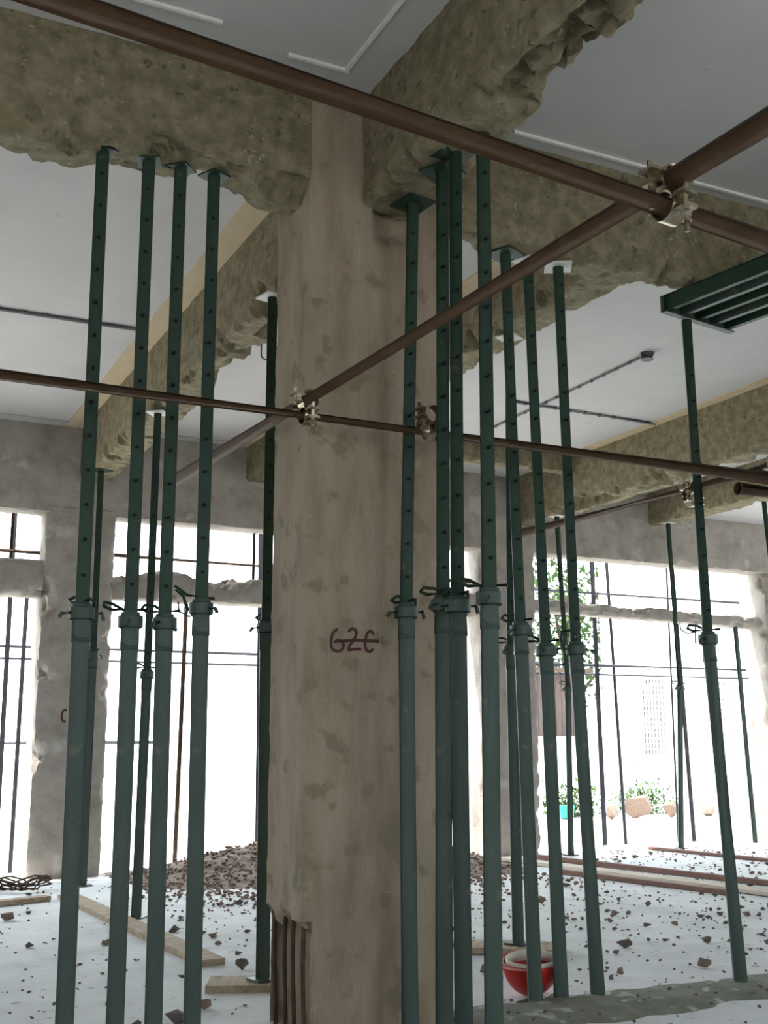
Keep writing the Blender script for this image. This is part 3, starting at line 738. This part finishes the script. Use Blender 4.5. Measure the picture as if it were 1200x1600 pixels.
# ================================================================== OUTSIDE
OY = 10.4
def outtube(p, q, label, r=0.024, m='outtube', group='scaffold tubes outside the windows', n=10):
    return tube_thing(p, q, label, m, group, r=r, n=n)
outtube((-2.5, OY, 1.83), (7.2, OY, 1.86), 'upper of two level scaffold tubes outside the left windows', r=0.03)
outtube((-2.5, OY + 0.06, 1.73), (7.2, OY + 0.06, 1.76), 'lower of two level scaffold tubes outside the left windows', r=0.026)
outtube((3.78, OY - 0.055, -0.14), (3.73, OY - 0.055, 4.2), 'upright scaffold tube outside the window just left of the column')
outtube((1.60, OY - 0.055, -0.14), (1.60, OY - 0.055, 2.35), 'upright scaffold tube outside against the jamb of the leftmost window', r=0.018)
outtube((1.47, OY - 0.11, -0.14), (1.44, OY - 0.11, 4.2), 'upright scaffold tube outside in the middle of the leftmost window', r=0.02)
outtube((2.96, OY - 0.2, -0.14), (2.99, OY - 0.2, 2.4), 'thin rusty upright outside between the left props', r=0.02, m='darkrust')
outtube((2.55, OY + 0.3, -0.14), (2.60, OY + 0.3, 1.9), 'thin pale upright outside behind the second left prop', r=0.02, m='darkrust')
outtube((-2.5, OY + 0.1, 1.0), (2.85, OY + 0.1, 1.03), 'short low level tube outside the left windows', r=0.018)
outtube((6.3, OY, 2.655), (10.4, OY, 2.665), 'highest level scaffold tube outside the right-hand window')
outtube((7.25, OY, 1.86), (10.4, OY, 1.875), 'level scaffold tube at mid height outside the right-hand window')
outtube((7.25, OY + 0.06, 1.765), (10.4, OY + 0.06, 1.78), 'lower twin of the mid-height tube outside the right-hand window', r=0.018)
outtube((7.68, OY - 0.055, -0.14), (7.62, OY - 0.055, 4.2), 'upright scaffold tube first from the pillar outside the right-hand window', r=0.026)
outtube((8.08, OY + 0.11, -0.14), (7.92, OY + 0.11, 4.2), 'thin upright scaffold tube second from the pillar outside the right-hand window', r=0.018)
outtube((8.89, OY - 0.055, -0.14), (8.72, OY - 0.055, 4.2), 'upright scaffold tube third from the pillar outside the right-hand window')
outtube((8.96, OY + 0.3, -0.14), (8.99, OY + 0.3, 4.2), 'faint thin upright outside near the far end of the right-hand window', r=0.012)
outtube((9.02, 9.55, -0.01), (8.92, 9.55, 2.33), 'slim upright propping the thin lintel at its far end', r=0.026, m='green_dusty_lit')
# bars in the upper panes
def rod(p, q, label, r=0.009): return tag(tube_obj('window_bar', [p, q], r, 'darkrust', n=8), label, 'bar', 'iron bars in the upper windows')
rod((-2.3, WY + 0.2, 2.55), (1.57, WY + 0.2, 2.55), 'level iron bar in the upper pane of the leftmost window', 0.016)
rod((1.34, WY + 0.2, 2.44), (1.34, WY + 0.2, 2.87), 'upright iron bar in the upper pane of the leftmost window', 0.013)
rod((2.13, WY + 0.2, 2.575), (5.65, WY + 0.2, 2.56), 'level iron bar in the upper window beside the column', 0.018)
rod((3.42, WY + 0.2, 2.38), (3.42, WY + 0.2, 2.87), 'upright iron bar in the upper window beside the column', 0.014)
# wire loops hanging below the lintel
for x, lab in ((2.72, 'bent wire hanging below the crumbling lintel between the left props'), (9.05 - 0.9, 'bent wire loop hanging below the thin lintel')):
    z0 = 2.20 if x < 5 else 2.28
    o = tube_obj('hanging_wire', [(0, 0, 0), (0.01, 0, -0.1), (0.10, 0, -0.14), (0.2, 0.0, -0.12), (0.21, 0, -0.05), (0.20, 0, -0.24)], 0.008, 'darkrust', n=6)
    o.location = (x, WY + 0.12, z0 + 0.02); tag(o, lab, 'wire')

# white outbuilding with lattice vents
bld = empty('white_building', (14.4, 17.0, -0.16)); tag(bld, 'white outbuilding with lattice vents beyond the right-hand window', 'building')
x0, x1, z1 = -1.05, 7.5, 4.6
v1, v2 = (-0.86, -0.26), (0.88, 1.45); vz0, vz1 = 1.0, 2.36
bm = bmesh.new()
for a, b in ((x0, v1[0]), (v1[1], v2[0]), (v2[1], x1)): b_box(bm, (a, 0, 0), (b, 0.2, z1))
for a, b in (v1, v2):
    b_box(bm, (a, 0, 0), (b, 0.2, vz0)); b_box(bm, (a, 0, vz1), (b, 0.2, z1))
link_bm('wall', bm, 'whitewall', bld)
bm = bmesh.new(); b_box(bm, (x0, 0.2, 0), (x0 + 0.2, 0.9, z1)); link_bm('side_wall', bm, 'whitewall', bld)
bm = bmesh.new(); b_box(bm, (x0 - 0.3, -0.3, z1), (x1, 1.1, z1 + 0.15)); link_bm('roof', bm, 'whitewall', bld)
for a, b in (v1, v2):
    bm = bmesh.new()
    for k in range(9):
        x = a + (b - a) * k / 8; b_box(bm, (x - 0.010, 0.05, vz0), (x + 0.010, 0.10, vz1))
    for k in range(15):
        z = vz0 + (vz1 - vz0) * k / 14; b_box(bm, (a, 0.055, z - 0.011), (b, 0.095, z + 0.011))
    g_ = link_bm('lattice', bm, 'whitewall', bld); g_['kind'] = 'stuff'
    bm = bmesh.new(); b_box(bm, (a - 0.1, 0.24, vz0 - 0.1), (b + 0.1, 0.28, vz1 + 0.1)); link_bm('void_shade_sheet', bm, 'void_shade', bld)  # near-black sheet; the shade behind the lattice is put into its colour
# compound wall and shed
cw = empty('compound_wall', (12.2, 17.2, -0.16)); tag(cw, 'low white compound wall in front of the shed', 'wall')
bm = bmesh.new(); b_box(bm, (-2.6, 0, 0), (1.1, 0.2, 1.25)); link_bm('masonry', bm, 'whitewall', cw)
bm = bmesh.new(); b_box(bm, (-2.65, -0.05, 1.25), (1.12, 0.25, 1.32)); link_bm('coping', bm, 'whitewall', cw)
sh = empty('timber_shed', (12.1, 18.2, -0.16)); tag(sh, 'dark timber shed behind the low white wall', 'shed')
for k in range(14):
    bm = bmesh.new(); b_box(bm, (-0.9 + k * 0.13, 0, 0), (-0.9 + k * 0.13 + 0.122, 0.03, 2.5)); link_bm('board', bm, 'shed', sh)
bm = bmesh.new(); b_box(bm, (-0.9, 0.04, 0), (0.92, 2.0, 2.45)); link_bm('body', bm, 'shed', sh)
bm = bmesh.new(); b_box(bm, (-1.1, -0.25, 2.5), (1.1, 2.2, 2.58)); link_bm('roof', bm, 'bark', sh)
# trees
def tree(x, y, h, cr, seed, label):
    rn = random.Random(seed); root = empty('leafy_tree', (x, y, -0.16)); tag(root, label, 'tree', 'trees beyond the right-hand window')
    tube_obj('trunk', [(0, 0, 0), (0.08, 0.03, h * 0.3), (0.02, -0.05, h * 0.6), (0.1, 0, h * 0.9)], [0.16, 0.13, 0.1, 0.04], 'bark', root, n=10)
    for k in range(5):
        a = k * 1.3; tube_obj('branch', [(0.05, 0, h * (0.35 + 0.08 * k)), (0.6 * math.cos(a), 0.6 * math.sin(a), h * (0.5 + 0.08 * k)), (1.1 * math.cos(a), 1.1 * math.sin(a), h * (0.6 + 0.09 * k))], [0.06, 0.04, 0.015], 'bark', root, n=6)
    vsx, fs = [], []
    cl = [(rn.gauss(0, cr * 0.5), rn.gauss(0, cr * 0.5), h * rn.uniform(0.45, 1.05)) for _ in range(26)]
    for k in range(3600):
        c = cl[rn.randrange(26)]; p = Vector((c[0] + rn.gauss(0, 0.3), c[1] + rn.gauss(0, 0.3), c[2] + rn.gauss(0, 0.28)))
        d = Vector((rn.gauss(0, 1), rn.gauss(0, 1), rn.gauss(0, 0.6))).normalized(); u, w = frame(d); s = rn.uniform(0.06, 0.13); b0 = len(vsx)
        vsx += [tuple(p - d * s), tuple(p + u * s * 0.45), tuple(p + d * s), tuple(p - u * s * 0.45)]; fs.append((b0, b0 + 1, b0 + 2, b0 + 3))
    me = bpy.data.meshes.new('foliage'); me.from_pydata(vsx, [], fs); me.materials.append(M['leaf'])
    o = bpy.data.objects.new('foliage', me); C.objects.link(o); o.parent = root; o['kind'] = 'stuff'
tree(15.1, 21.6, 5.0, 1.3, 1, 'leafy tree behind the timber shed')
tree(12.6, 24.6, 4.6, 0.9, 2, 'smaller leafy tree next to the pillar edge, beyond the shed')
# builders' rubble outside
rocks = [(12.3, 15.6, 0.30, 'brown boulder lying outside before the white building'), (11.72, 15.6, 0.18, 'smaller brown stone left of the boulder outside'), (12.85, 15.5, 0.2, 'flat brown stone right of the boulder outside'), (13.6, 15.5, 0.16, 'small dark stone lying outside near the white building')]
for i, (x, y, r, lab) in enumerate(rocks):
    o = bpy.data.objects.new('outdoor_stone', chips[(i * 3) % 9]); C.objects.link(o); o.location = (x, y, -0.17); o.scale = (r, r, r * 1.4); o.rotation_euler = (0, 0, i * 0.9)
    tag(o, lab, 'stone')
bm = bmesh.new(); b_tube(bm, [(0, 0, 0), (0, 0, 0.02), (0, 0, 0.2), (0, 0, 0.21)], [0.1, 0.105, 0.13, 0.13], 16)
o = link_bm('teal_bucket', bm, 'teal', smooth=40); o.location = (11.0, 15.8, -0.15); tag(o, 'small teal bucket standing outside left of the boulder', 'bucket')
# low bushes along the compound wall
for bi, (x, y, lab) in enumerate(((11.5, 16.4, 'low green bush before the compound wall'), (13.0, 16.4, 'second low green bush nearer the white building'))):
    rn = random.Random(40 + bi); vsx, fs = [], []
    for k in range(900):
        p = Vector((rn.gauss(0, 0.28), rn.gauss(0, 0.12), abs(rn.gauss(0.22, 0.15))))
        d = Vector((rn.gauss(0, 1), rn.gauss(0, 1), rn.gauss(0, 0.8))).normalized(); u, w = frame(d); s = rn.uniform(0.03, 0.06); b0 = len(vsx)
        vsx += [tuple(p - d * s), tuple(p + u * s * 0.45), tuple(p + d * s), tuple(p - u * s * 0.45)]; fs.append((b0, b0 + 1, b0 + 2, b0 + 3))
    root = empty('low_bush', (x, y, -0.15)); tag(root, lab, 'bush')
    me = bpy.data.meshes.new('foliage'); me.from_pydata(vsx, [], fs); me.materials.append(M['leaf'])
    o = bpy.data.objects.new('foliage', me); C.objects.link(o); o.parent = root; o['kind'] = 'stuff'
    tube_obj('stem', [(0, 0, 0), (0.02, 0, 0.3)], 0.02, 'bark', root, n=6)
